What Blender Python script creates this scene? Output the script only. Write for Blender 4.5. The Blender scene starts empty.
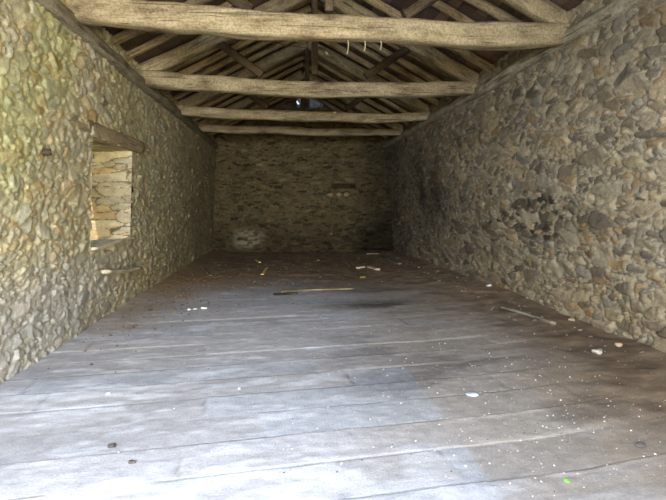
import bpy, bmesh, math, random
import numpy as np
from mathutils import Vector, Matrix

S = bpy.context.scene
COL = S.collection

# ------------------------------------------------------------------ camera
FPX, CAMH = 500.0, 1.6
pitch, yaw = math.atan(44 / FPX), math.atan(48 / FPX)
cd = bpy.data.cameras.new('camera'); cam = bpy.data.objects.new('camera', cd); COL.objects.link(cam)
cd.sensor_fit = 'HORIZONTAL'; cd.sensor_width = 36.0; cd.lens = FPX / 666 * 36.0
cd.clip_start = 0.05; cd.clip_end = 200
cam.location = (0, 0, CAMH)
cam.rotation_euler = (math.pi / 2 - pitch, 0, -yaw)
S.camera = cam

# ------------------------------------------------------------------ view
S.view_settings.view_transform = 'Standard'
S.view_settings.look = 'None'
S.view_settings.gamma = 1.0
S.view_settings.use_curve_mapping = False
S.view_settings.exposure = 0.0

# ------------------------------------------------------------------ world: open sky above, sunlit meadow below
w = bpy.data.worlds.new('world'); S.world = w; w.use_nodes = True
nt = w.node_tree; nt.nodes.clear()
out = nt.nodes.new('ShaderNodeOutputWorld'); bg = nt.nodes.new('ShaderNodeBackground')
tc = nt.nodes.new('ShaderNodeTexCoord'); sx = nt.nodes.new('ShaderNodeSeparateXYZ'); rp = nt.nodes.new('ShaderNodeValToRGB')
mp = nt.nodes.new('ShaderNodeMapRange')
nt.links.new(tc.outputs['Generated'], sx.inputs[0]); nt.links.new(sx.outputs['Z'], mp.inputs[0])
mp.inputs[1].default_value = -1; mp.inputs[2].default_value = 1
nt.links.new(mp.outputs[0], rp.inputs[0])
e = rp.color_ramp.elements
e[0].position = 0.46; e[0].color = (0.50, 0.42, 0.22, 1)
e[1].position = 0.56; e[1].color = (0.62, 0.78, 1.0, 1)
nt.links.new(rp.outputs[0], bg.inputs[0]); bg.inputs[1].default_value = 1.6
nt.links.new(bg.outputs[0], out.inputs[0])

# ------------------------------------------------------------------ sun and daylight at the barn door
sd = bpy.data.lights.new('sun', 'SUN'); so = bpy.data.objects.new('sun', sd); COL.objects.link(so)
sd.energy = 6.0; sd.angle = math.radians(0.6); sd.color = (1.0, 0.86, 0.66)
so.rotation_euler = Vector((0.20, 1.0, -1.40)).to_track_quat('-Z', 'Y').to_euler()

def area(name, loc, aim, sx_, sy_, power, col):
    l = bpy.data.lights.new(name, 'AREA'); o = bpy.data.objects.new(name, l); COL.objects.link(o)
    l.shape = 'RECTANGLE'; l.size = sx_; l.size_y = sy_; l.energy = power; l.color = col
    o.location = loc
    o.rotation_euler = (Vector(aim) - Vector(loc)).to_track_quat('-Z', 'Y').to_euler()
    return o
# cool light of the open sky, falling steeply through the doorway
area('doorway_skylight', (-1.5, -0.9, 2.9), (-0.8, 5.6, 0.0), 2.4, 1.3, 920, (0.48, 0.65, 1.0))
area('doorway_skylight', (-1.1, -3.3, 3.0), (-0.6, 8.0, 0.2), 3.2, 1.6, 850, (0.84, 0.90, 1.0))
# warm light thrown back into the barn by the sunlit meadow outside
area('meadow_light', (3.2, -5.5, 1.3), (-1.5, 6.0, 2.0), 4.0, 2.2, 1450, (1.0, 0.90, 0.62))
area('meadow_light', (-1.6, -5.5, 1.3), (0.6, 9.0, 2.0), 4.0, 2.2, 600, (1.0, 0.89, 0.68))

# ------------------------------------------------------------------ maths helpers
_y, _p = yaw, pitch
FW = np.array([math.sin(_y) * math.cos(_p), math.cos(_y) * math.cos(_p), -math.sin(_p)])
RT = np.array([math.cos(_y), -math.sin(_y), 0.0]); UP = np.cross(RT, FW); C0 = np.array([0, 0, CAMH])
def ray(px, py): return FW + RT * (px - 333) / FPX + UP * (250 - py) / FPX
def atZ(px, py, z=0.0): d = ray(px, py); return C0 + d * ((z - CAMH) / d[2])
def atY(px, py, Y): d = ray(px, py); return C0 + d * (Y / d[1])
def atX(px, py, X): d = ray(px, py); return C0 + d * (X / d[0])

def lin(c):
    c = np.asarray(c, float) / 255.0
    return np.where(c <= 0.04045, c / 12.92, ((c + 0.055) / 1.055) ** 2.4)

def hsh(ix, iy, seed=0, k=0):
    a = (ix.astype(np.int64) * 374761393 + iy.astype(np.int64) * 668265263 + seed * 982451653 + k * 1274126177) & 0xFFFFFFFF
    a = ((a ^ (a >> 13)) * 1274126177) & 0xFFFFFFFF
    a = ((a ^ (a >> 16)) * 2246822519) & 0xFFFFFFFF
    a = a ^ (a >> 15)
    return (a & 0xFFFFFF) / float(0xFFFFFF)

def vnoise(x, y, seed=0):
    ix, iy = np.floor(x), np.floor(y); fx, fy = x - ix, y - iy
    fx = fx * fx * (3 - 2 * fx); fy = fy * fy * (3 - 2 * fy)
    a = hsh(ix, iy, seed); b = hsh(ix + 1, iy, seed); c = hsh(ix, iy + 1, seed); d = hsh(ix + 1, iy + 1, seed)
    return (a + (b - a) * fx) * (1 - fy) + (c + (d - c) * fx) * fy

def fbm(x, y, seed=0, o=4):
    s = 0; a = .5; t = 0
    for i in range(o):
        s = s + a * vnoise(x * 2 ** i, y * 2 ** i, seed + 17 * i); t += a; a *= .5
    return s / t

def sstep(a, b, x):
    t = np.clip((x - a) / (b - a), 0, 1); return t * t * (3 - 2 * t)

def worley(u, v, su, sv, seed, p=2.6, wt=.28, jit=.8):
    """weighted cells: edge distance, id hash pair, local offset from the cell's seed"""
    U, V = u / su, v / sv
    iv = np.floor(V); 
    F1 = np.full(U.shape, 9.0); F2 = F1.copy(); I1 = np.zeros(U.shape); J1 = I1.copy(); DU = I1.copy(); DV = I1.copy()
    for dj in (-2, -1, 0, 1, 2):
        j = iv + dj
        sh = hsh(j, j * 0, seed, 9)
        iu = np.floor(U - sh)
        for di in (-2, -1, 0, 1, 2):
            i = iu + di
            cx = i + sh + .5 + (hsh(i, j, seed, 1) - .5) * jit
            cy = j + .5 + (hsh(i, j, seed, 2) - .5) * jit
            wgt = (hsh(i, j, seed, 3) - .5) * wt * 2
            du, dv = U - cx, V - cy
            d = (np.abs(du) ** p + np.abs(dv) ** p) ** (1 / p) - wgt
            near = d < F1
            F2 = np.where(near, F1, np.minimum(F2, d))
            F1 = np.where(near, d, F1); I1 = np.where(near, i, I1); J1 = np.where(near, j, J1)
            DU = np.where(near, du, DU); DV = np.where(near, dv, DV)
    return F2 - F1, I1, J1, DU, DV

def rubble(u, v, seed, su=.26, sv=.15, amp=.035, joint=.10, split=.5, warp=.10, pal=None, mortar=(170, 158, 120), mort_flush=.4):
    """height and colour of a rubble stone face over metres (u, v)"""
    wu = (fbm(u * 2.1, v * 2.1, seed + 3) - .5) * warp * 2 + (fbm(u * 9, v * 9, seed + 4, 2) - .5) * .045
    wv = (fbm(u * 2.1, v * 2.1, seed + 5) - .5) * warp * 1.4 + (fbm(u * 9, v * 9, seed + 6, 2) - .5) * .04
    u2, v2 = u + wu, v + wv
    e1, i1, j1, a1, b1 = worley(u2, v2, su, sv, seed, 3.3, .22)
    e2, i2, j2, a2, b2 = worley(u2, v2, su * .52, sv * .56, seed + 50, 3.0, .22)
    fine = hsh(i1, j1, seed, 21) < split
    ed = np.where(fine, np.minimum(e1 * 1.0, e2 * .62), e1)
    ii = np.where(fine, i2 + 1000, i1); jj = np.where(fine, j2 + 500, j1)
    du = np.where(fine, a2 * .5, a1); dv = np.where(fine, b2 * .5, b1)
    r = [hsh(ii, jj, seed, 30 + k) for k in range(7)]
    body = 1 - np.exp(-np.maximum(ed - joint * .3, 0) / (.06))
    h = body * (.50 + .55 * r[0]) + body * ((r[1] - .5) * du + (r[2] - .5) * dv) * 2.2
    rough = (fbm(u * 24, v * 24, seed + 8, 3) - .5)
    h = h + rough * .38 * body
    mh = mort_flush * (-.35 + 2.6 * fbm(u * 4, v * 4, seed + 11, 3)) + (fbm(u * 30, v * 30, seed + 12, 2) - .5) * .22
    ism = (mh > h)
    mk = sstep(-.12, .10, mh - h)
    H = np.maximum(h, mh) * amp
    n = len(pal); idx = np.minimum((r[3] * n).astype(int), n - 1)
    P = np.array([lin(c) for c in pal])
    colr = P[idx] * (.80 + .40 * r[4])[..., None]
    st = fbm(u * 13, v * 19, seed + 14, 3)[..., None]
    colr = colr * (.74 + .52 * st)
    M = lin(mortar) * (.72 + .56 * fbm(u * 8, v * 8, seed + 15, 3))[..., None]
    colr = colr * (1 - mk[..., None]) + M * mk[..., None]
    return H, colr, ed, r

def grid_faces(nu, nv, mask=None, flip=False):
    a = np.arange(nu * nv).reshape(nu, nv)
    q = np.stack([a[:-1, :-1], a[1:, :-1], a[1:, 1:], a[:-1, 1:]], -1)
    if flip: q = q[..., ::-1]
    if mask is not None: q = q[mask]
    return q.reshape(-1, 4)

class NM:
    """collects vertex / quad / colour arrays into one mesh"""
    def __init__(s): s.v = []; s.f = []; s.c = []; s.n = 0
    def add(s, v, f, c):
        v = np.asarray(v, float).reshape(-1, 3); c = np.asarray(c, float)
        if c.ndim == 1: c = np.tile(c, (len(v), 1))
        s.f.append(np.asarray(f) + s.n); s.v.append(v); s.c.append(c.reshape(-1, 3)); s.n += len(v)
    def quad(s, pts, c): s.add(pts, [[0, 1, 2, 3]], c)
    def build(s, name, m, parent=None, smooth=True):
        V = np.concatenate(s.v); F = np.concatenate(s.f); Cc = np.concatenate(s.c)
        me = bpy.data.meshes.new(name)
        me.vertices.add(len(V)); me.vertices.foreach_set('co', V.ravel())
        me.loops.add(F.size); me.loops.foreach_set('vertex_index', F.ravel().astype(np.int32))
        me.polygons.add(len(F)); me.polygons.foreach_set('loop_start', (np.arange(len(F)) * 4).astype(np.int32))
        try: me.polygons.foreach_set('loop_total', np.full(len(F), 4, np.int32))
        except Exception: pass
        me.polygons.foreach_set('use_smooth', np.full(len(F), smooth))
        at = me.color_attributes.new('tint', 'FLOAT_COLOR', 'POINT')
        at.data.foreach_set('color', np.concatenate([Cc, np.ones((len(Cc), 1))], 1).ravel())
        me.update(calc_edges=True); me.validate()
        me.materials.append(m)
        o = bpy.data.objects.new(name, me); COL.objects.link(o)
        if parent: o.parent = parent
        return o

# ------------------------------------------------------------------ materials
def tint_material(name, bump=.4, fine=60, rough=.92, lo=.72, hi=1.3):
    m = bpy.data.materials.new(name); m.use_nodes = True; t = m.node_tree; b = t.nodes['Principled BSDF']
    at = t.nodes.new('ShaderNodeAttribute'); at.attribute_name = 'tint'
    tc = t.nodes.new('ShaderNodeTexCoord'); n = t.nodes.new('ShaderNodeTexNoise')
    n.inputs['Scale'].default_value = fine; n.inputs['Detail'].default_value = 5; n.inputs['Roughness'].default_value = .65
    t.links.new(tc.outputs['Object'], n.inputs['Vector'])
    mr = t.nodes.new('ShaderNodeMapRange'); mr.inputs[1].default_value = .3; mr.inputs[2].default_value = .7
    mr.inputs[3].default_value = lo; mr.inputs[4].default_value = hi
    t.links.new(n.outputs['Fac'], mr.inputs[0])
    vm = t.nodes.new('ShaderNodeVectorMath'); vm.operation = 'SCALE'
    t.links.new(at.outputs['Color'], vm.inputs[0]); t.links.new(mr.outputs[0], vm.inputs['Scale'])
    t.links.new(vm.outputs[0], b.inputs['Base Color'])
    bp = t.nodes.new('ShaderNodeBump'); bp.inputs['Strength'].default_value = bump; bp.inputs['Distance'].default_value = .01
    t.links.new(n.outputs['Fac'], bp.inputs['Height']); t.links.new(bp.outputs[0], b.inputs['Normal'])
    b.inputs['Roughness'].default_value = rough
    b.inputs['Specular IOR Level'].default_value = .2
    return m

def wood_material(name, c_dark, c_mid, c_light, spec=.15):
    m = bpy.data.materials.new(name); m.use_nodes = True; t = m.node_tree; b = t.nodes['Principled BSDF']
    tc = t.nodes.new('ShaderNodeTexCoord'); oi = t.nodes.new('ShaderNodeObjectInfo')
    add = t.nodes.new('ShaderNodeVectorMath'); add.operation = 'ADD'
    mul = t.nodes.new('ShaderNodeMath'); mul.operation = 'MULTIPLY'; mul.inputs[1].default_value = 37
    t.links.new(oi.outputs['Random'], mul.inputs[0])
    t.links.new(tc.outputs['Object'], add.inputs[0]); t.links.new(mul.outputs[0], add.inputs[1])
    mp = t.nodes.new('ShaderNodeMapping'); mp.inputs['Scale'].default_value = (3.0, 20, 20)
    t.links.new(add.outputs[0], mp.inputs[0])
    n = t.nodes.new('ShaderNodeTexNoise'); n.inputs['Scale'].default_value = 1; n.inputs['Detail'].default_value = 6
    n.inputs['Roughness'].default_value = .7; n.inputs['Distortion'].default_value = 1.2
    t.links.new(mp.outputs[0], n.inputs['Vector'])
    mp2 = t.nodes.new('ShaderNodeMapping'); mp2.inputs['Scale'].default_value = (2.6, 6, 6)
    t.links.new(add.outputs[0], mp2.inputs[0])
    n2 = t.nodes.new('ShaderNodeTexNoise'); n2.inputs['Scale'].default_value = 1; n2.inputs['Detail'].default_value = 4
    t.links.new(mp2.outputs[0], n2.inputs['Vector'])
    av = t.nodes.new('ShaderNodeMath'); av.operation = 'MULTIPLY_ADD'; av.inputs[1].default_value = .5
    h2 = t.nodes.new('ShaderNodeMath'); h2.operation = 'MULTIPLY'; h2.inputs[1].default_value = .5
    t.links.new(n2.outputs['Fac'], h2.inputs[0]); t.links.new(n.outputs['Fac'], av.inputs[0]); t.links.new(h2.outputs[0], av.inputs[2])
    cr = t.nodes.new('ShaderNodeValToRGB'); e = cr.color_ramp.elements
    e[0].position = .36; e[0].color = (*lin(c_dark), 1); e[1].position = .64; e[1].color = (*lin(c_light), 1)
    k = cr.color_ramp.elements.new(.48); k.color = (*lin(c_mid), 1)
    t.links.new(av.outputs[0], cr.inputs[0])
    mp3 = t.nodes.new('ShaderNodeMapping'); mp3.inputs['Scale'].default_value = (1.1, 24, 24)
    t.links.new(add.outputs[0], mp3.inputs[0])
    n3 = t.nodes.new('ShaderNodeTexNoise'); n3.inputs['Scale'].default_value = 1; n3.inputs['Detail'].default_value = 3; n3.inputs['Distortion'].default_value = .5
    t.links.new(mp3.outputs[0], n3.inputs['Vector'])
    ck = t.nodes.new('ShaderNodeMapRange'); ck.inputs[1].default_value = .33; ck.inputs[2].default_value = .39; ck.inputs[3].default_value = .42; ck.inputs[4].default_value = 1
    t.links.new(n3.outputs['Fac'], ck.inputs[0])
    n4 = t.nodes.new('ShaderNodeTexNoise'); n4.inputs['Scale'].default_value = 38; n4.inputs['Detail'].default_value = 4
    t.links.new(add.outputs[0], n4.inputs['Vector'])
    sp4 = t.nodes.new('ShaderNodeMapRange'); sp4.inputs[1].default_value = .35; sp4.inputs[2].default_value = .6; sp4.inputs[3].default_value = .72; sp4.inputs[4].default_value = 1.12
    t.links.new(n4.outputs['Fac'], sp4.inputs[0])
    cm = t.nodes.new('ShaderNodeMath'); cm.operation = 'MULTIPLY'
    t.links.new(ck.outputs[0], cm.inputs[0]); t.links.new(sp4.outputs[0], cm.inputs[1])
    mr = t.nodes.new('ShaderNodeMapRange'); mr.inputs[3].default_value = .8; mr.inputs[4].default_value = 1.2
    t.links.new(oi.outputs['Random'], mr.inputs[0])
    vm = t.nodes.new('ShaderNodeVectorMath'); vm.operation = 'SCALE'
    cm2 = t.nodes.new('ShaderNodeMath'); cm2.operation = 'MULTIPLY'; t.links.new(cm.outputs[0], cm2.inputs[0]); t.links.new(mr.outputs[0], cm2.inputs[1])
    t.links.new(cr.outputs[0], vm.inputs[0]); t.links.new(cm2.outputs[0], vm.inputs['Scale'])
    t.links.new(vm.outputs[0], b.inputs['Base Color'])
    bp = t.nodes.new('ShaderNodeBump'); bp.inputs['Strength'].default_value = .6; bp.inputs['Distance'].default_value = .012
    t.links.new(n.outputs['Fac'], bp.inputs['Height']); t.links.new(bp.outputs[0], b.inputs['Normal'])
    b.inputs['Roughness'].default_value = .85; b.inputs['Specular IOR Level'].default_value = spec
    return m

def plain(name, c, rough=.8, var=.25, scale=12):
    m = bpy.data.materials.new(name); m.use_nodes = True; t = m.node_tree; b = t.nodes['Principled BSDF']
    tc = t.nodes.new('ShaderNodeTexCoord'); n = t.nodes.new('ShaderNodeTexNoise'); n.inputs['Scale'].default_value = scale
    t.links.new(tc.outputs['Object'], n.inputs['Vector'])
    cr = t.nodes.new('ShaderNodeValToRGB'); e = cr.color_ramp.elements
    L = lin(c); e[0].position = .3; e[0].color = (*(L * (1 - var)), 1); e[1].position = .7; e[1].color = (*np.minimum(L * (1 + var), 1), 1)
    t.links.new(n.outputs['Fac'], cr.inputs[0]); t.links.new(cr.outputs[0], b.inputs['Base Color'])
    b.inputs['Roughness'].default_value = rough
    return m

M_stone = tint_material('rubble_stone', .5, 55)
M_floor = tint_material('dusty_boards', .35, 60, .9, .84, 1.16)
M_board = tint_material('roof_boarding', .4, 30, .9)
M_beam = wood_material('hewn_oak', (94, 79, 57), (138, 122, 92), (166, 150, 116))
M_raft = wood_material('rafter_wood', (86, 72, 50), (138, 118, 86), (168, 148, 112))
M_palewood = wood_material('bleached_wood', (150, 136, 108), (188, 174, 144), (212, 200, 172))
M_dark = wood_material('smoked_wood', (44, 36, 28), (72, 59, 44), (98, 82, 62))
M_grey = wood_material('weathered_grey_wood', (92, 84, 68), (130, 120, 98), (160, 150, 124))
M_lint = wood_material('lintel_wood', (104, 90, 68), (148, 130, 102), (176, 158, 126))

def tag(o, label=None, cat=None, group=None, kind=None):
    if label: o['label'] = label
    if cat: o['category'] = cat
    if group: o['group'] = group
    if kind: o['kind'] = kind
    return o

# ------------------------------------------------------------------ dimensions
YB_L, YB_R = 17.95, 17.05            # back wall, left and right ends
Y0 = -0.3                            # inside face of the front wall
ZT = 3.70
PITCH = .52
def XL(z): return -2.60 + .22 * np.clip(z / 3.7, 0, 1.2)
def XR(z): return 3.80 - .36 * np.clip(z / 3.7, 0, 1.2)
XRT, XLT = float(XR(3.7)), float(XL(3.7))
XC = (XLT + XRT) / 2
def roofz(x): return 3.93 + PITCH * ((XRT - XLT) / 2 - abs(x - XC))       # underside of the boarding
def YB(x): return YB_L + (YB_R - YB_L) * (x - XLT) / (XRT - XLT)

# height of the ground along the right wall: earth and fallen rubble banked against it
bank_pts = sorted([(float(atX(px, py, 3.78)[1]), float(atX(px, py, 3.78)[2])) for px, py in ((666, 350), (590, 325), (512, 291), (440, 266))])
BY = [0.0] + [p[0] for p in bank_pts] + [17.0]; BZ = [bank_pts[0][1]] + [p[1] for p in bank_pts] + [.06]
def floor_z(x, y):
    x = np.asarray(x, float); y = np.asarray(y, float)
    b = np.interp(y, BY, BZ)
    t = np.clip((x - 1.6) / 2.15, 0, 1)
    z = b * (t ** 1.6)
    tl = np.clip((-2.1 - x) / .45, 0, 1); z = z + .05 * tl * tl * sstep(6, 10, y)
    return z

# ------------------------------------------------------------------ left wall with its window opening
def seq(y0, y1, k, smin):
    r = [y0]
    while r[-1] < y1: r.append(r[-1] + max(smin, k * r[-1]))
    r[-1] = y1
    return np.array(r)

WY0, WY1 = 6.74, 8.42      # window opening along the wall
WZ0, WZ1 = 1.06, 2.48
THK = .62

pal_left = [(164, 156, 124), (176, 166, 134), (152, 146, 122), (186, 176, 142), (144, 140, 122), (184, 164, 122), (172, 150, 112), (160, 154, 136), (170, 162, 136), (134, 124, 102)]
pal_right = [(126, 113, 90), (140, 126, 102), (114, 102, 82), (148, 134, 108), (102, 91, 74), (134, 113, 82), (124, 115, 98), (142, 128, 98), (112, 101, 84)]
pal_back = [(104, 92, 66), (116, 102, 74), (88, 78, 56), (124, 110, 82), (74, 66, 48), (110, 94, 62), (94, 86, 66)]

ys = np.concatenate([np.arange(Y0, 3.6, .08), seq(3.6, YB_L + .1, .0036, .015)])
zs = np.arange(-.1, 3.90 + .001, .0165)
zs[-1] = 3.90
for val in (WZ0, WZ1): zs[np.argmin(abs(zs - val))] = val
for val in (WY0, WY1): ys[np.argmin(abs(ys - val))] = val
Yg, Zg = np.meshgrid(ys, zs, indexing='ij')
H, Cc, ed, r = rubble(Yg, Zg, 11, .235, .125, .038, .05, .6, .15, pal_left, (188, 178, 142), .27)
Cc = Cc * .68 + .32 * lin((166, 156, 128))
# lichen and moss green on the upper stones near the door, paler and greyer low down, orange stones by the door
g = sstep(.42, .66, fbm(Yg * .9, Zg * .9, 91)) * sstep(10, 4.5, Yg) * sstep(.9, 1.9, Zg)
Cc = Cc * (1 - .55 * g[..., None]) + .55 * g[..., None] * Cc * np.array([.86, .96, .62])
o_ = ((r[5] > .90) & (Yg < 7.5)).astype(float) * sstep(.30, .45, ed + .25) * sstep(.6, 1.2, Zg)
Cc = Cc * (1 - o_[..., None]) + o_[..., None] * Cc * np.array([1.12, .88, .60])
p_ = sstep(1.35, .5, Zg + .4 * (fbm(Yg * 1.6, Zg * 1.6, 93) - .5)) * sstep(9.5, 5.5, Yg)
Cc = Cc * (1 - .7 * p_[..., None]) + .7 * p_[..., None] * (Cc.mean(-1, keepdims=True) * np.array([1.12, 1.12, 1.14]))
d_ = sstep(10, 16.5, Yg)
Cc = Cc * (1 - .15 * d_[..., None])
# smooth render band along the wall head
X = XL(Zg) + H + (fbm(Yg * .7, Zg * .7, 97) - .5) * .08
ic = (ys[:-1] + ys[1:]) / 2; jc = (zs[:-1] + zs[1:]) / 2
hole = (ic[:, None] > WY0) & (ic[:, None] < WY1) & (jc[None] > WZ0) & (jc[None] < WZ1)
# a putlog gap under the window
gy, gz = atX(111, 248, -2.5)[1:]
hole2 = (abs(ic[:, None] - gy) < .17) & (abs(jc[None] - gz) < .05)
inside = (abs(Yg - gy) < .20) & (abs(Zg - gz) < .055)
X = np.where(inside, X - .22 * sstep(.20, .12, abs(Yg - gy)) * sstep(.055, .03, abs(Zg - gz)), X)
nm = NM()
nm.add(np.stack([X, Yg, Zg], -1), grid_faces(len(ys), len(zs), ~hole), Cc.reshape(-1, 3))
XO = -2.58 - THK
stc = lin((140, 126, 96))
ztop = lambda x: roofz(x) - .02
def ring(x_out):
    za, zb, ya, yb = -.1, float(roofz(XO)) - .03, Y0, YB_L + .1
    for (y1, y2, z1, z2) in ((ya, WY0, za, zb), (WY1, yb, za, zb), (WY0, WY1, za, WZ0 - .02), (WY0, WY1, WZ1 + .02, zb)):
        nm.quad([(x_out, y1, z1), (x_out, y1, z2), (x_out, y2, z2), (x_out, y2, z1)], stc)
    nm.quad([(x_out, ya, zb), (XLT, ya, 3.90), (XLT, yb, 3.90), (x_out, yb, zb)], stc)
    nm.quad([(x_out, ya, za), (x_out, ya, zb), (XLT, ya, 3.9), (XLT, ya, za)], stc)
    nm.quad([(x_out, yb, za), (XLT, yb, za), (XLT, yb, 3.9), (x_out, yb, zb)], stc)
ring(XO)
# jambs, sill and head of the opening
pal_jamb = [(178, 162, 128), (168, 156, 126), (188, 172, 136), (156, 142, 114), (182, 156, 114), (172, 162, 136)]
def reveal(fixed, axis, flip, seed, big):
    us = np.linspace(0, 1, 42); 
    if axis == 'y':
        vs = np.arange(WZ0, WZ1 + .001, .016); vs[-1] = WZ1
        U, V = np.meshgrid(us, vs, indexing='ij')
        Hh, cc, e_, _ = rubble(U * .62 + 3, V, seed, .46, .125, .05, .06, .12, .02, pal_jamb, (104, 88, 64), .16)
        fade = np.minimum(1, np.minimum(U, 1 - U) * 12 + .0)
        xin = XL(V) + .02
        Xx = XO + (xin - XO) * U
        P = np.stack([Xx, fixed + (Hh * fade) * (-1 if flip else 1), V], -1)
    else:
        vs = np.arange(WY0, WY1 + .001, .03); vs[-1] = WY1
        U, V = np.meshgrid(us, vs, indexing='ij')
        Hh, cc, e_, _ = rubble(U * .62 + 7, V, seed, .3, .2, .02, .10, .25, .04, pal_jamb, (188, 166, 122), .2)
        xin = XL(fixed) + .02
        P = np.stack([XO + (xin - XO) * U, V, fixed + Hh * (-.4 if flip else .6)], -1)
    nm.add(P, grid_faces(P.shape[0], P.shape[1]), cc.reshape(-1, 3))
reveal(WY1, 'y', True, 71, 1); reveal(WY0, 'y', False, 72, 1); reveal(WZ0, 'z', False, 73, 1); reveal(WZ1, 'z', True, 74, 1)
wl = tag(nm.build('wall_left', M_stone), kind='structure')

# ------------------------------------------------------------------ right wall
ys = np.concatenate([np.arange(Y0, 4.2, .08), seq(4.2, YB_R + .1, .0034, .016)])
zs = np.arange(-.1, 3.90 + .001, .0165); zs[-1] = 3.90
Yg, Zg = np.meshgrid(ys, zs, indexing='ij')
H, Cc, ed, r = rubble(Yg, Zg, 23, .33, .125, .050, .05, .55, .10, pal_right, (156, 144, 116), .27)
# soot and dark stones: the dark patches part way, darker towards the far end, rust coloured stones low down
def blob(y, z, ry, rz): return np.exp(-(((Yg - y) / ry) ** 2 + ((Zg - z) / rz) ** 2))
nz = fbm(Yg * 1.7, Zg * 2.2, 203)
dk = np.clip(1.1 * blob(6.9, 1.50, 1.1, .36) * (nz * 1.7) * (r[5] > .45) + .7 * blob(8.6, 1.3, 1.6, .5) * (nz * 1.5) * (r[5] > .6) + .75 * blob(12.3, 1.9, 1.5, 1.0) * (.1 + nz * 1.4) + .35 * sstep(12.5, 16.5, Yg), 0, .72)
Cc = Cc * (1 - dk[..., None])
rs = ((r[6] > .80) * np.clip(blob(6.3, .85, 1.5, .6) + .25 * (Yg < 9), 0, 1) * sstep(.05, .15, ed))[..., None]
Cc = Cc * (1 - rs) + rs * Cc * np.array([1.05, .84, .64])
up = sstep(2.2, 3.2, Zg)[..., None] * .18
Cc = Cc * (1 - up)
lw = (sstep(.75, .2, Zg - .2) * sstep(14, 6, Yg))[..., None] * .25
Cc = Cc * (1 - lw) + lw * Cc * np.array([1.1, .98, .75])
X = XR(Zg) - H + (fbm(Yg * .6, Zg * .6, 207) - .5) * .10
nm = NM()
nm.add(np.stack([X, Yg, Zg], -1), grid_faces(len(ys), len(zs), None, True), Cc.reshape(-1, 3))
xo = 3.8 + THK; za, zb, ya, yb = -.1, float(roofz(xo)) - .03, Y0, YB_R + .1
nm.quad([(xo, ya, za), (xo, yb, za), (xo, yb, zb), (xo, ya, zb)], stc)
nm.quad([(xo, ya, zb), (xo, yb, zb), (XRT, yb, 3.9), (XRT, ya, 3.9)], stc)
nm.quad([(xo, ya, za), (XRT, ya, za), (XRT, ya, 3.9), (xo, ya, zb)], stc)
nm.quad([(xo, yb, za), (xo, yb, zb), (XRT, yb, 3.9), (XRT, yb, za)], stc)
tag(nm.build('wall_right', M_stone), kind='structure')

# ------------------------------------------------------------------ back wall and gable
xs = np.arange(XLT - .25, XRT + .45, .022); zs = np.arange(-.1, roofz(XC) + .06, .022)
Xg, Zg = np.meshgrid(xs, zs, indexing='ij')
H, Cc, ed, r = rubble(Xg, Zg, 37, .26, .085, .045, .12, .4, .05, pal_back, (120, 110, 82), .35)
br = (np.clip((r[5] - .90) * 12, 0, 1) * sstep(.1, .2, ed))[..., None]
Cc = Cc * (1 + .5 * br)
# whitewashed patch low on the left, darker towards the foot and the right corner
pw = atY(248, 242, 17.7)
bx = np.exp(-(((Xg - pw[0]) / .55) ** 4 + ((Zg - .45) / .36) ** 4)) * sstep(.25, .5, fbm(Xg * 5, Zg * 9, 301)) * (.35 + .65 * (r[3] > .3))
Cc = Cc * (1 - .9 * bx[..., None]) + .9 * bx[..., None] * lin((168, 164, 138))
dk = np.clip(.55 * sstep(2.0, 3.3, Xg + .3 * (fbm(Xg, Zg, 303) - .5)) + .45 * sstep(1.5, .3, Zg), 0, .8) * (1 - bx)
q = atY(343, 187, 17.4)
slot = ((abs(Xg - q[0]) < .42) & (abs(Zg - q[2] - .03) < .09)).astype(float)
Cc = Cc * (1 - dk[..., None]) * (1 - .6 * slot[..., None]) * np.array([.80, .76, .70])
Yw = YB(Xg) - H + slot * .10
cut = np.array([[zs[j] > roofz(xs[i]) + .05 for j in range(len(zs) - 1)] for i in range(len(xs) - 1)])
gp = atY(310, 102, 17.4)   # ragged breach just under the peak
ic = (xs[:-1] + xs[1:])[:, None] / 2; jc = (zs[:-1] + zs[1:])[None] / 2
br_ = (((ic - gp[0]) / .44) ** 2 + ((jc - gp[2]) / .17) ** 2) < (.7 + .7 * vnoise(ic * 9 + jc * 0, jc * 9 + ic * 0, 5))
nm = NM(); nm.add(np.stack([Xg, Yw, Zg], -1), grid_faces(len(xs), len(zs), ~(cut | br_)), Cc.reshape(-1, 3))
tag(nm.build('wall_back', M_stone), kind='structure')
# the outer skin of the back wall, leaving the breach open
nm = NM()
def bq(x1, x2, z1, z2, z3=None, z4=None):
    nm.quad([(x1, YB(x1) + .5, z1), (x2, YB(x2) + .5, z1), (x2, YB(x2) + .5, z2 if z3 is None else z3), (x1, YB(x1) + .5, z2)], stc)
xa, xb = XLT - .8, XRT + .98
g0, g1 = gp[0] - .6, gp[0] + .6
bq(xa, g0, -.1, roofz(xa), roofz(g0)); bq(g1, xb, -.1, roofz(g1), roofz(xb)); bq(g0, g1, -.1, gp[2] - .35)
tag(nm.build('wall_back_outer', M_stone), kind='structure')

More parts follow.
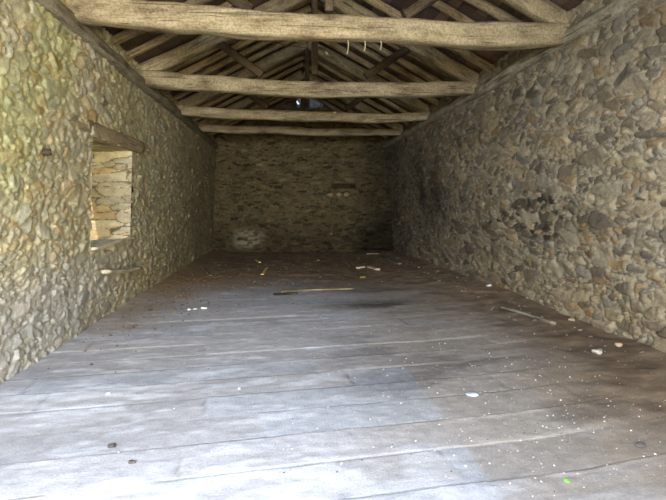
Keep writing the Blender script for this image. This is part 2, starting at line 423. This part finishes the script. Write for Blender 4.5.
# ------------------------------------------------------------------ front wall behind the camera, with the barn doorway
nm = NM()
def block(x1, x2, z1, z2):
    for y in (Y0, Y0 - .5): nm.quad([(x1, y, z1), (x2, y, z1), (x2, y, z2), (x1, y, z2)], stc)
    nm.quad([(x1, Y0, z1), (x1, Y0 - .5, z1), (x1, Y0 - .5, z2), (x1, Y0, z2)], stc)
    nm.quad([(x2, Y0, z1), (x2, Y0 - .5, z1), (x2, Y0 - .5, z2), (x2, Y0, z2)], stc)
    nm.quad([(x1, Y0, z1), (x2, Y0, z1), (x2, Y0 - .5, z1), (x1, Y0 - .5, z1)], stc)
block(-3.2, -2.4, -.1, 3.6); block(2.2, 4.4, -.1, 3.3); block(-2.4, 2.2, 3.0, 3.6)
for sgn in (-1, 1):
    xe = XLT if sgn < 0 else XRT
    nm.quad([(xe, Y0 - .2, 3.3), (XC, Y0 - .2, 3.3), (XC, Y0 - .2, roofz(XC)), (xe, Y0 - .2, roofz(xe))], stc)
tag(nm.build('wall_front', M_stone, smooth=False), kind='structure')

# ------------------------------------------------------------------ floor
BA = math.radians(7)       # the boards lie a little askew
xs = np.arange(-2.75, 3.95, .026)
ys = np.concatenate([np.arange(Y0 - .5, 2.3, .06), seq(2.3, 18.1, .0036, .011)])
Xg, Yg = np.meshgrid(xs, ys, indexing='ij')
a = Xg * math.cos(BA) + Yg * math.sin(BA); b = -Xg * math.sin(BA) + Yg * math.cos(BA)
b = b + (fbm(Xg * .6, Yg * .6, 401) - .5) * .04
BW = .42
row = np.floor(b / BW); fr = b / BW - row
LEN = 2.6
aa = a + hsh(row, row * 0, 5) * LEN
cl = np.floor(aa / LEN); fa = aa / LEN - cl
rb = hsh(cl, row, 77); rb2 = hsh(cl, row, 78)
seam = np.minimum(fr, 1 - fr) * BW; seam2 = np.minimum(fa, 1 - fa) * LEN
sm = np.maximum(sstep(.016, .004, seam), sstep(.018, .006, seam2))
fill = fbm(a * 1.4, b * 3, 411)                       # dust filling the joints in places
sm = sm * sstep(.52, .38, fill)
dust = fbm(a * .8, b * 2.2, 421, 5)
dust2 = fbm(a * 3.2, b * 9, 431, 6)
grit = fbm(Xg * 16, Yg * 16, 441, 3)
Z = floor_z(Xg, Yg)
board_zone = sstep(11.6, 8.2, Yg + 2.0 * (fbm(Xg * 1.1, Yg * 1.1, 451) - .5)) * sstep(3.2, 1.9, Xg + .9 * (fbm(Xg, Yg, 452) - .5))
Z = Z + board_zone * ((rb - .5) * .008 - sm * .005 + (fr - .5) * .006 * (rb2 - .3)) + (1 - board_zone) * (fbm(Xg * 3, Yg * 3, 453) - .5) * .05 + (grit - .5) * .006
Z = Z + .005 * (dust2 - .5)
grey = lin((176, 172, 170)); brown = lin((158, 148, 136)); pale = lin((214, 213, 214)); earth = lin((146, 124, 98)); dark = lin((56, 48, 42))
# boards browner towards the right, paler and greyer towards the left
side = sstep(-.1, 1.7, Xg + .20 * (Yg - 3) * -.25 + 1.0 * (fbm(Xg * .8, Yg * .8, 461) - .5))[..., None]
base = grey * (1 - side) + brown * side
base = base * (.92 + .16 * rb[..., None])
blue = ((rb2 > .72) * (Xg < 1.2))[..., None] * .35
base = base * (1 - blue) + blue * lin((168, 176, 184))
pd = (sstep(.50, .64, dust * .45 + dust2 * .55) * (.62 - .34 * side[..., 0]))[..., None]
base = base * (1 - pd) + pd * (pale * (1 - .35 * side))
rim = (sstep(.05, .0, np.abs(seam - .02)) * sstep(.50, .66, fbm(a * .9, row * 3.1, 471, 3)))[..., None] * .55
base = base * (1 - rim) + rim * lin((200, 190, 176))
db = (sstep(.56, .70, fbm(a * .7, b * 1.9, 481, 4)) * (.25 + .5 * side[..., 0]))[..., None]
base = base * (1 - .55 * db)
base = base * (1 - .28 * sm[..., None])
base = base * (.82 + .36 * grit[..., None])
# black streaks in front of the earth on the right of the middle
stx = np.exp(-(((Xg - 1.5) / .9) ** 2 + ((Yg - 7.9) / .38) ** 2)) * sstep(.30, .5, fbm(a * 1.0, b * 5, 491, 3))
base = base * (1 - .75 * stx[..., None])
er = earth * (.35 + 1.3 * fbm(Xg * 6, Yg * 6, 501, 6))[..., None]
orange = (sstep(.6, -2.3, Xg) * sstep(13.5, 10.0, Yg))[..., None] * .8
er = er * (1 - orange) + orange * lin((182, 142, 98)) * (.6 + .8 * fbm(Xg * 7, Yg * 7, 503, 3))[..., None]
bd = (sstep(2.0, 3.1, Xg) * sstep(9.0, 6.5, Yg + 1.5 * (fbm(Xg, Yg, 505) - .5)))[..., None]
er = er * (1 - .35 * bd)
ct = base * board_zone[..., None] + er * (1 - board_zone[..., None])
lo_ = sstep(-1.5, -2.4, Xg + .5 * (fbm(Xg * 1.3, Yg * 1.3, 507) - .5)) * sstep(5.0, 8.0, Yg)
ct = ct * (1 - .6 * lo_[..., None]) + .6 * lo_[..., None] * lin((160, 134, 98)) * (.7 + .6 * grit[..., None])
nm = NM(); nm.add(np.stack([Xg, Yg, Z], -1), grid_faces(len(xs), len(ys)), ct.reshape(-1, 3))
tag(nm.build('floor', M_floor), kind='structure')
# trodden ground outside the doorway
nm = NM(); nm.quad([(-14, -12, -.12), (14, -12, -.12), (14, 26, -.12), (-14, 26, -.12)], lin((112, 120, 70)))
tag(nm.build('ground', M_floor, smooth=False), kind='structure')

# ------------------------------------------------------------------ roof boarding (two slopes)
rnd = random.Random(4)
def slope(sgn, holes):
    nm = NM(); half = (XRT - XLT) / 2 + .75
    d = 0.0; i = 0
    while d < half:
        wd = rnd.uniform(.13, .20) if i != 2 else .085
        d2 = min(d + wd, half)
        yy = Y0 - .3 + rnd.uniform(-.0, .3) if False else Y0 - .5
        while yy < 18.6:
            y2 = min(yy + rnd.uniform(1.2, 2.6), 18.7)
            segs = [(yy, y2)]
            for (hi, hy, hl) in holes:
                if hi == i:
                    ns = []
                    for (s0, s1) in segs:
                        if s0 < hy < s1: ns += [(s0, hy - hl / 2), (hy + hl / 2, s1)]
                        else: ns.append((s0, s1))
                    segs = ns
            lift = (i % 2) * .022 + rnd.uniform(0, .006)
            cb = lin(rnd.choice([(104, 84, 66), (92, 74, 60), (116, 92, 70), (84, 70, 58), (108, 92, 76)])) * rnd.uniform(.7, 1.15)
            for (s0, s1) in segs:
                P = []
                for off in (0, .024):
                    for dd in (max(d - .012, 0), d2 + .012):
                        z = 3.93 + PITCH * ((XRT - XLT) / 2) - PITCH * dd + lift + off
                        for yv in (s0, s1 + .004): P.append((XC + sgn * dd, yv, z))
                nm.add(P, [[0, 1, 3, 2], [4, 6, 7, 5], [0, 2, 6, 4], [1, 5, 7, 3], [0, 4, 5, 1], [2, 3, 7, 6]], cb)
            yy = y2
        d = d2; i += 1
    return nm
tag(slope(-1, [(2, 10.9, .16)]).build('ceiling', M_board, smooth=False), kind='structure')
tag(slope(1, [(2, 10.55, .10), (2, 11.4, .14), (2, 12.5, .14), (2, 14.0, .10)]).build('ceiling', M_board, smooth=False), kind='structure')

# ------------------------------------------------------------------ timbers
def log(name, p0, p1, wdt, hgt, seed, m, sag=None, round_=3.2, rough=.06, taper=0.0, nseg=None, parent=None):
    """hewn timber from p0 to p1; local X runs along it. sag: list of (t, dz, dy)"""
    p0, p1 = Vector(p0), Vector(p1); L = (p1 - p0).length
    n = nseg or max(8, int(L / .07)); k = 20
    t = np.linspace(0, 1, n + 1); th = np.linspace(0, 2 * math.pi, k, endpoint=False)
    T, TH = np.meshgrid(t, th, indexing='ij')
    c, s_ = np.cos(TH), np.sin(TH)
    rr = (np.abs(c) ** round_ + np.abs(s_) ** round_) ** (-1 / round_)
    u = T * L
    wob = 1 + (fbm(u * 1.3, TH * 0 + seed * .37, seed, 3) - .5) * .24
    cc_ = np.cos(TH) * 1.4 + 5; ss_ = np.sin(TH) * 1.4 + 5
    sf = 1 + (fbm(u * 2.3 + cc_ * 1.7, ss_ * 1.7 + cc_, seed + 5, 4) - .5) * rough * 5
    tp = 1 - taper * T
    yv = c * rr * wdt / 2 * wob * sf * tp; zv = s_ * rr * hgt / 2 * wob * sf * tp
    if sag:
        st = [q[0] for q in sag]
        # smooth interpolation of the bend
        dz = np.interp(T, st, [q[1] for q in sag]); dy = np.interp(T, st, [q[2] for q in sag])
        ker = np.ones(9) / 9
        dzs = np.convolve(np.pad(dz[:, 0], 4, 'edge'), ker, 'valid'); dys = np.convolve(np.pad(dy[:, 0], 4, 'edge'), ker, 'valid')
        zv = zv + dzs[:, None]; yv = yv + dys[:, None]
    zv = zv + (fbm(u * .8, u * 0 + seed, seed + 9, 2) - .5) * .05
    V = np.stack([u, yv, zv], -1).reshape(-1, 3)
    F = []
    for i in range(n):
        for j in range(k):
            F.append((i * k + j, i * k + (j + 1) % k, (i + 1) * k + (j + 1) % k, (i + 1) * k + j))
    F = [tuple(reversed(f)) for f in F]
    F.append(tuple(range(k))); F.append(tuple(reversed(range(n * k, (n + 1) * k))))
    me = bpy.data.meshes.new(name); me.from_pydata(V.tolist(), [], F); me.update()
    me.polygons.foreach_set('use_smooth', [len(p.vertices) == 4 for p in me.polygons])
    me.materials.append(m)
    o = bpy.data.objects.new(name, me); COL.objects.link(o)
    ex = (p1 - p0).normalized(); ez = Vector((0, 0, 1)); 
    if abs(ex.z) > .95: ez = Vector((0, -1, 0))
    ey = ez.cross(ex).normalized(); ez = ex.cross(ey).normalized()
    o.matrix_world = Matrix.Translation(p0) @ Matrix((ex, ey, ez)).transposed().to_4x4()
    if parent: o.parent = parent
    return o

# wall plates
tag(log('timber_plate', (XLT - .02, 2.0, 3.63), (XLT - .04, 17.7, 3.63), .30, .17, 61, M_grey, round_=10, rough=.012),
    'grey flat timber plate lying along the head of the left stone wall', 'wall plate')
tag(log('timber_plate', (XRT + .02, 2.0, 3.62), (XRT + .0, 16.9, 3.62), .26, .20, 62, M_grey, round_=2.6, rough=.06),
    'rough round log lying along the head of the right stone wall', 'wall plate')

# tie beams: spans follow the bends seen from the door
ties = [
    (6.0, [(40, 3), (100, 10), (170, 17), (250, 24), (333, 30), (430, 34), (500, 36), (562, 36)], .29, .29,
     'roof truss nearest the door, with the thickest pale hewn tie beam, bowed and knotty'),
    (8.8, [(130, 76), (180, 82), (250, 86), (320, 90), (400, 90), (485, 88)], .25, .265,
     'second roof truss from the door, with a straight squared ochre tie beam'),
    (11.7, [(172, 109), (220, 113), (300, 117), (380, 118), (448, 116)], .24, .23,
     'third roof truss from the door, with a thinner yellowish tie beam'),
    (14.4, [(190, 127), (250, 130), (320, 132), (395, 132)], .24, .22,
     'roof truss farthest from the door, its dull tie beam close before the back wall'),
]
trusses = []
def join(o, t):
    o.parent = t; o.matrix_parent_inverse = Matrix.Translation(-t.location)
    return o
for i, (Y, pts, wd, hg, lab) in enumerate(ties):
    P = [atY(px, py, Y) for px, py in pts]
    x0, x1 = XLT - .35, XRT + .45
    z0, z1 = P[0][2], P[-1][2]
    sag = []
    for p in P:
        t = (p[0] - x0) / (x1 - x0)
        if 0 <= t <= 1: sag.append((t, p[2] - z0, 0))
    sag = [(0, 0 if sag[0][0] > .01 else sag[0][1], 0)] + sag + [(1, sag[-1][1], 0)]
    t_ = bpy.data.objects.new('roof_truss', None); COL.objects.link(t_); t_.location = (XC, Y, 3.7); t_.empty_display_size = .3
    tag(t_, lab, 'roof truss', 'roof trusses across the barn'); trusses.append(t_)
    join(log('tie_beam', (x0, Y, z0), (x1, Y, z0), wd, hg, 100 + i * 7, M_beam, sag=sag, round_=8, rough=.05, taper=.14), t_)

ordn = ['nearest the door', 'second from the door', 'third from the door', 'farthest from the door']
half = (XRT - XLT) / 2
def rafter_pts(sgn, y, drop, d0=half + .15, d1=.02, dy=0):
    zt = lambda d: 3.93 + PITCH * (half - d) - drop
    return (XC + sgn * d0, y, zt(d0)), (XC + sgn * d1, y + dy, zt(d1))
for i, (Y, *_r) in enumerate(ties):
    for sgn in (-1, 1):
        sd_ = 'left' if sgn < 0 else 'right'
        p0, p1 = rafter_pts(sgn, Y, .16, half - .02)
        o = log('principal_rafter', p0, p1, .23, .24, 200 + i * 5 + sgn, M_beam, round_=6, rough=.04)
        join(o, trusses[i])
        a0 = (XC + sgn * .88, Y, 3.84); a1 = (XC + sgn * 1.62, Y, 3.93 + PITCH * (half - 1.62) - .27)
        o = log('truss_strut', a0, a1, .11, .13, 230 + i * 5 + sgn, M_dark, round_=5, rough=.04)
        join(o, trusses[i])
    o = log('king_post', (XC, Y, 3.84), (XC, Y, 3.93 + PITCH * half - .1), .11, .10, 260 + i, M_dark, round_=5, rough=.04)
    join(o, trusses[i])

bays = [((3.6, 6.0), 3, 'in front of the first tie beam'), ((6.0, 8.8), 3, 'between the first and second tie beams'),
        ((8.8, 11.7), 4, 'between the second and third tie beams'), ((11.7, 14.4), 3, 'between the third and fourth tie beams'),
        ((14.4, 17.2), 3, 'between last tie beam and back wall')]
num = {3: 'three', 4: 'four'}
nth = ['first', 'second', 'third', 'fourth']
for sgn in (-1, 1):
    sd_ = 'left' if sgn < 0 else 'right'
    for bi, ((ya, yb), n, where) in enumerate(bays):
        for k in range(n):
            R = random.Random(bi * 31 + k * 7 + (sgn > 0) * 100)
            y = ya + (yb - ya) * (k + 1) / (n + 1) + R.uniform(-.10, .10)
            p0, p1 = rafter_pts(sgn, y, .075, dy=R.uniform(-.14, .14))
            wdt = R.uniform(.10, .155)
            sag = [(0, 0, 0), (.5, R.uniform(-.02, .01), R.uniform(-.05, .05)), (1, 0, 0)]
            o = log('rafter', p0, p1, wdt, R.uniform(.10, .13), 300 + bi * 20 + k * 3 + (sgn > 0), M_raft, sag=sag, round_=R.choice([2.4, 4, 5]), rough=.05)
            tag(o, f'{sd_} slope rafter {where}, {nth[k]} of {num[n]}', 'rafter', 'common rafters under the roof boarding')

# ------------------------------------------------------------------ window woodwork
xw = float(XL(2.5))
o = log('lintel', (xw - .20, 6.15, 2.60), (xw - .13, 8.85, 2.60), .46, .22, 501, M_lint, round_=7, rough=.02)
tag(o, 'heavy weathered timber lintel over the opening in the left wall', 'lintel')
o = log('lintel', (xw - .58, 6.5, 2.57), (xw - .58, 8.7, 2.57), .16, .20, 502, M_lint, round_=5, rough=.04)
tag(o, 'outer reddish lintel timber behind the main one over the window opening', 'lintel')
xs_ = float(XL(1.1))
o = log('sill_board', (xs_ + .01, 6.80, 1.05), (xs_ + .01, 8.60, 1.075), .10, .035, 503, M_palewood, round_=6, rough=.04)
tag(o, 'thin grey sill board under the opening in the left wall', 'sill')
q0, q1 = atX(102, 271, -2.50), atX(131, 269, -2.50)
o = log('wood_wedge', (q0[0] + .05, q0[1], q0[2]), (q1[0] + .11, q1[1], q1[2]), .12, .05, 504, M_palewood, round_=6, rough=.04)
tag(o, 'short pale wooden wedge built into the left wall below the window opening', 'wedge')
q0, q1 = atX(38, 151, -2.46), atX(57, 153, -2.40)
o = log('wooden_peg', (q0[0] - .12, q0[1], q0[2]), (q1[0] + .03, q1[1] - .2, q1[2]), .07, .07, 505, M_dark, round_=2)
tag(o, 'dark stub of a wooden peg sticking out of the left wall near the door', 'peg')

# ------------------------------------------------------------------ gable plastic, wire, cobwebs
M_plastic = bpy.data.materials.new('torn_plastic'); M_plastic.use_nodes = True
b_ = M_plastic.node_tree.nodes['Principled BSDF']
b_.inputs['Base Color'].default_value = (.62, .68, .80, 1); b_.inputs['Roughness'].default_value = .25
pt_ = M_plastic.node_tree; tb_ = pt_.nodes.new('ShaderNodeBsdfTranslucent'); tb_.inputs[0].default_value = (.75, .82, .95, 1)
mx_ = pt_.nodes.new('ShaderNodeMixShader'); mx_.inputs[0].default_value = .6
pt_.links.new(b_.outputs[0], mx_.inputs[1]); pt_.links.new(tb_.outputs[0], mx_.inputs[2])
pt_.links.new(mx_.outputs[0], pt_.nodes['Material Output'].inputs[0])
xs = np.linspace(-.46, .46, 46); zs = np.linspace(-.24, .14, 22)
A, B = np.meshgrid(xs, zs, indexing='ij')
dp = (fbm(A * 7, B * 7, 601, 4) - .5) * .22 + np.abs(fbm(A * 16, B * 5, 602, 2) - .5) * .12
nm = NM(); sc_ = 1 - .25 * vnoise(B * 14, A * 0, 7)
nm.add(np.stack([gp[0] + A * sc_, YB(gp[0]) - .17 + dp + A * -.15, gp[2] + B * (1 - .45 * np.abs(A))], -1), grid_faces(46, 22), lin((200, 205, 215)))
o = nm.build('plastic_sheet', M_plastic)
sl = o.modifiers.new('thickness', 'SOLIDIFY'); sl.thickness = .002
tag(o, 'crumpled bluish plastic sheet stuffed in the breach under the back gable peak', 'plastic sheet')

def strand(name, pts, rad, m, label, cat, group=None):
    cu = bpy.data.curves.new(name, 'CURVE'); cu.dimensions = '3D'; cu.bevel_depth = rad; cu.bevel_resolution = 2
    sp = cu.splines.new('NURBS'); sp.points.add(len(pts) - 1); sp.use_endpoint_u = True; sp.order_u = 3
    for p_, q_ in zip(sp.points, pts): p_.co = (*q_, 1)
    tmp = bpy.data.objects.new(name, cu); COL.objects.link(tmp)
    dg = bpy.context.evaluated_depsgraph_get(); me = bpy.data.meshes.new_from_object(tmp.evaluated_get(dg))
    bpy.data.objects.remove(tmp); me.name = name; me.materials.clear(); me.materials.append(m)
    o = bpy.data.objects.new(name, me); COL.objects.link(o)
    return tag(o, label, cat, group)
M_wire = plain('rusty_wire', (120, 84, 66), .6)
M_web = plain('dusty_cobweb', (170, 160, 120), .9)
wp = [atY(px, py, yy) for px, py, yy in ((258, 40, 6.15), (275, 43, 7.0), (297, 47, 8.2), (312, 48.5, 9.5), (318, 48, 10.6), (324, 46, 11.4))]
strand('wire', wp, .006, M_wire, 'thin reddish wire slung from the nearest tie beam up to the ridge', 'wire')
for px, py, dl in ((348, 42, 12), (365, 43, 8), (381, 43, 7)):
    a0 = atY(px, py - 2, 5.97); a1 = atY(px + 1, py + dl * .5, 5.97); a2 = atY(px - 1, py + dl, 5.97)
    lab = {348: 'longest cobweb strand hanging under the nearest tie beam, left of the two others',
           365: 'middle one of the three cobweb strands hanging under the nearest tie beam',
           381: 'rightmost of the three cobweb strands hanging under the nearest tie beam'}[px]
    strand('cobweb_strand', [a0, a1, a2], .006, M_web, lab, 'cobweb', 'cobwebs under the first tie beam')

# ------------------------------------------------------------------ loose things on the floor
def stone(name, loc, size, seed, m, label=None, cat='stone', group=None, flat=.6):
    bm = bmesh.new(); bmesh.ops.create_icosphere(bm, subdivisions=3, radius=1)
    R = random.Random(seed); pl = [(Vector((R.gauss(0, 1), R.gauss(0, 1), R.gauss(0, 1))).normalized(), R.uniform(.55, .85)) for _ in range(11)]
    for v in bm.verts:
        for nrm, dd in pl:
            q = v.co.dot(nrm)
            if q > dd: v.co -= nrm * (q - dd) * .92
        v.co.x *= size[0] / 2; v.co.y *= size[1] / 2; v.co.z *= size[2] / 2
    me = bpy.data.meshes.new(name); bm.to_mesh(me); bm.free(); me.materials.append(m)
    me.polygons.foreach_set('use_smooth', [True] * len(me.polygons))
    o = bpy.data.objects.new(name, me); COL.objects.link(o)
    o.location = loc; o.rotation_euler = (0, 0, R.uniform(0, 6))
    return tag(o, label, cat, group)
def onfloor(px, py, dz=0.0):
    z = 0
    for _ in range(12):
        p = atZ(px, py, z); z = float(floor_z(p[0], p[1]))
    return Vector((p[0], p[1], z + dz))
M_pale = plain('pale_stone', (206, 196, 176)); M_white = plain('white_lime', (228, 222, 214)); M_tan = plain('tan_stone', (178, 152, 118))
M_blue = plain('bluish_slate_chip', (176, 190, 200)); M_drk = plain('dark_stone', (84, 78, 72)); M_yel = plain('fresh_wood', (226, 196, 120))
M_pink = plain('pinkish_wood', (224, 190, 160)); M_green = plain('green_plastic', (120, 220, 60)); M_leaf = plain('yellow_leaf', (170, 150, 60))

for (px, py, s, m, lab) in [
    (597, 353, .10, M_pale, 'small pale stone on the dark earth by the right edge'),
    (472, 395, .09, M_blue, 'bluish white chip lying alone in the middle right of the floor'),
    (189, 310, .055, M_white, 'leftmost of the three white lime lumps on the floor at the left'),
    (195, 309.5, .06, M_white, 'middle one of the three white lime lumps on the floor at the left'),
    (204, 309, .085, M_white, 'rightmost and largest of the three white lime lumps on the floor at the left'),
    (112, 447, .055, M_drk, 'dark pebble on the pale floor at bottom left, left of the small flake'),
    (132, 463, .045, M_drk, 'small dark flake on the whitish floor below the dark pebble'),
    (108, 394, .035, M_white, 'tiny white chip on the grey floor at the left'),
    (239, 389, .03, M_white, 'tiny white crumb beside the bluish board left of centre'),
    (528, 298, .12, M_pale, 'pale squarish stone fallen at the foot of the right wall'),
    (489, 286, .09, M_white, 'whitish stone leaning at the foot of the right wall farther in'),
    (618, 346, .09, M_tan, 'tan rounded stone at the right wall foot near the picture edge'),
    (572, 321, .10, M_tan, 'large buff stone tumbled from the right wall foot'),
    (567, 481, .035, M_green, 'tiny bright green scrap on the gritty floor at bottom right'),
    (363, 277.5, .16, M_leaf, 'small yellow leaf on the dark earth before the back wall'),
    (640, 446, .06, M_drk, 'dark grey pebble in the white grit at the right of the floor')]:
    p = onfloor(px, py)
    fl = .35 if m in (M_leaf, M_blue, M_green) else .6
    stone('leaf' if m is M_leaf else 'plastic_scrap' if m is M_green else 'stone', p + Vector((0, 0, s * fl * .28)), (s * 1.25, s, s * fl), int(px), m, lab,
          'leaf' if m is M_leaf else 'scrap' if m is M_green else 'stone')

def stick(px0, py0, px1, py1, wdt, hgt, m, name, lab, cat, seed, r_=5):
    p0, p1 = onfloor(px0, py0), onfloor(px1, py1)
    o = log(name, p0 + Vector((0, 0, hgt / 2 + .01)), p1 + Vector((0, 0, hgt / 2 + .01)), wdt, hgt, seed, m, round_=r_, rough=.05)
    return tag(o, lab, cat)
stick(262, 275, 267.5, 269, .07, .03, M_yel, 'wood_offcut', 'bright yellow wooden offcut standing out on the dark earth, the longer of two', 'offcut', 701)
stick(255.5, 260.5, 260, 263, .06, .03, M_yel, 'wood_offcut', 'short yellow wooden offcut farther back on the dark earth', 'offcut', 702)
stick(357.5, 269.5, 364, 268.5, .10, .05, M_pink, 'wood_splinter', 'pinkish white splinter on the dark earth, left of its pair', 'splinter', 703)
stick(369, 268.5, 378, 271.5, .12, .05, M_pink, 'wood_splinter', 'pinkish white splinter on the dark earth, right and longer of its pair', 'splinter', 704)
stick(383, 259, 400, 264.5, .10, .06, M_grey, 'broken_branch', 'greyish broken branch on the ground in the back right corner', 'branch', 705, 2)
stick(366, 255, 379, 254.5, .07, .04, M_grey, 'broken_branch', 'thin branch lying right at the foot of the back wall', 'branch', 706, 2)
stick(281, 292, 354, 290.5, .05, .035, M_beam, 'floor_batten', 'long thin batten lying across the floor where boards give way to earth', 'batten', 707)
stick(274, 297, 297, 295, .07, .03, M_dark, 'floor_batten', 'short dark batten lying just before the long thin one', 'batten', 708)
stick(203, 269, 211, 276, .06, .03, M_grey, 'broken_branch', 'small grey twig on the earth near the left wall foot', 'branch', 709, 2)
stick(500, 309, 555, 325, .05, .04, M_grey, 'broken_branch', 'long pale stick lying along the foot of the right wall', 'branch', 710, 2)

# pale stones set on the ledge of the back wall's dark recess
for k, (px, py) in enumerate(((330, 195), (338, 195), (346, 194.5))):
    p = atY(px, py, 17.4); lab = ['leftmost and widest', 'middle', 'rightmost'][k] + ' of the three pale pointed stones jutting from the back wall'
    stone('ledge_stone', Vector((p[0], YB(p[0]) - .05, p[2])), (.24 - k * .03, .22, .17), 40 + k, M_tan, lab, 'stone', 'pale stones in the back wall')

# grit: countless crumbs of stone and lime
def grit_obj(name, areas, n, s0, s1, cols, label, cat, seed):
    R = np.random.RandomState(seed); nm = NM()
    for k in range(n):
        ar = areas[R.randint(len(areas))]
        x, y = R.normal(ar[0], ar[2]), R.normal(ar[1], ar[3])
        if not (-2.45 < x < 3.6 and 1.2 < y < 16.9): continue
        s = s0 + (s1 - s0) * R.rand() ** 3
        z = float(floor_z(x, y)); th = R.rand() * 6.28; c_, s_ = math.cos(th), math.sin(th)
        P = []
        for zz, q in ((-.4, 1.0), (.45, .55)):
            for ux, uy in ((-1, -1), (1, -1), (1, 1), (-1, 1)):
                ux, uy = ux * q * s * R.uniform(.3, .6), uy * q * s * R.uniform(.3, .6)
                P.append((x + ux * c_ - uy * s_, y + ux * s_ + uy * c_, z + .004 + zz * s * .6))
        nm.add(P, [[0, 3, 2, 1], [4, 5, 6, 7], [0, 1, 5, 4], [1, 2, 6, 5], [2, 3, 7, 6], [3, 0, 4, 7]], lin(cols[R.randint(len(cols))]))
    return tag(nm.build(name, M_stone, smooth=False), label, cat, kind='stuff')
grit_obj('grit', [(1.6, 3.2, .8, .5), (2.4, 4.2, .9, .8), (1.0, 5, 1.5, 2)], 1600, .004, .015,
         [(180, 172, 162), (160, 150, 138), (190, 186, 182), (120, 110, 98), (90, 80, 70)], 'pale grit and lime crumbs strewn over the floor at lower right', 'grit', 1)
grit_obj('leaf_litter', [(-.8, 11.5, 1.4, 1.6), (1.4, 13.5, 1.5, 1.8), (-2.0, 9.0, .4, 1.5)], 2200, .012, .04,
         [(122, 94, 66), (110, 84, 58), (92, 72, 52), (138, 112, 80), (76, 62, 48)], 'brown leaf litter and chips over the earth at the back', 'litter', 2)
grit_obj('rubble', [(3.35, 6.5, .18, 1.2), (3.4, 9.5, .15, 1.6), (3.3, 13, .2, 1.8)], 110, .03, .09,
         [(124, 110, 92), (108, 96, 80), (96, 84, 70)], 'small fallen rubble banked along the foot of the right wall', 'rubble', 3)
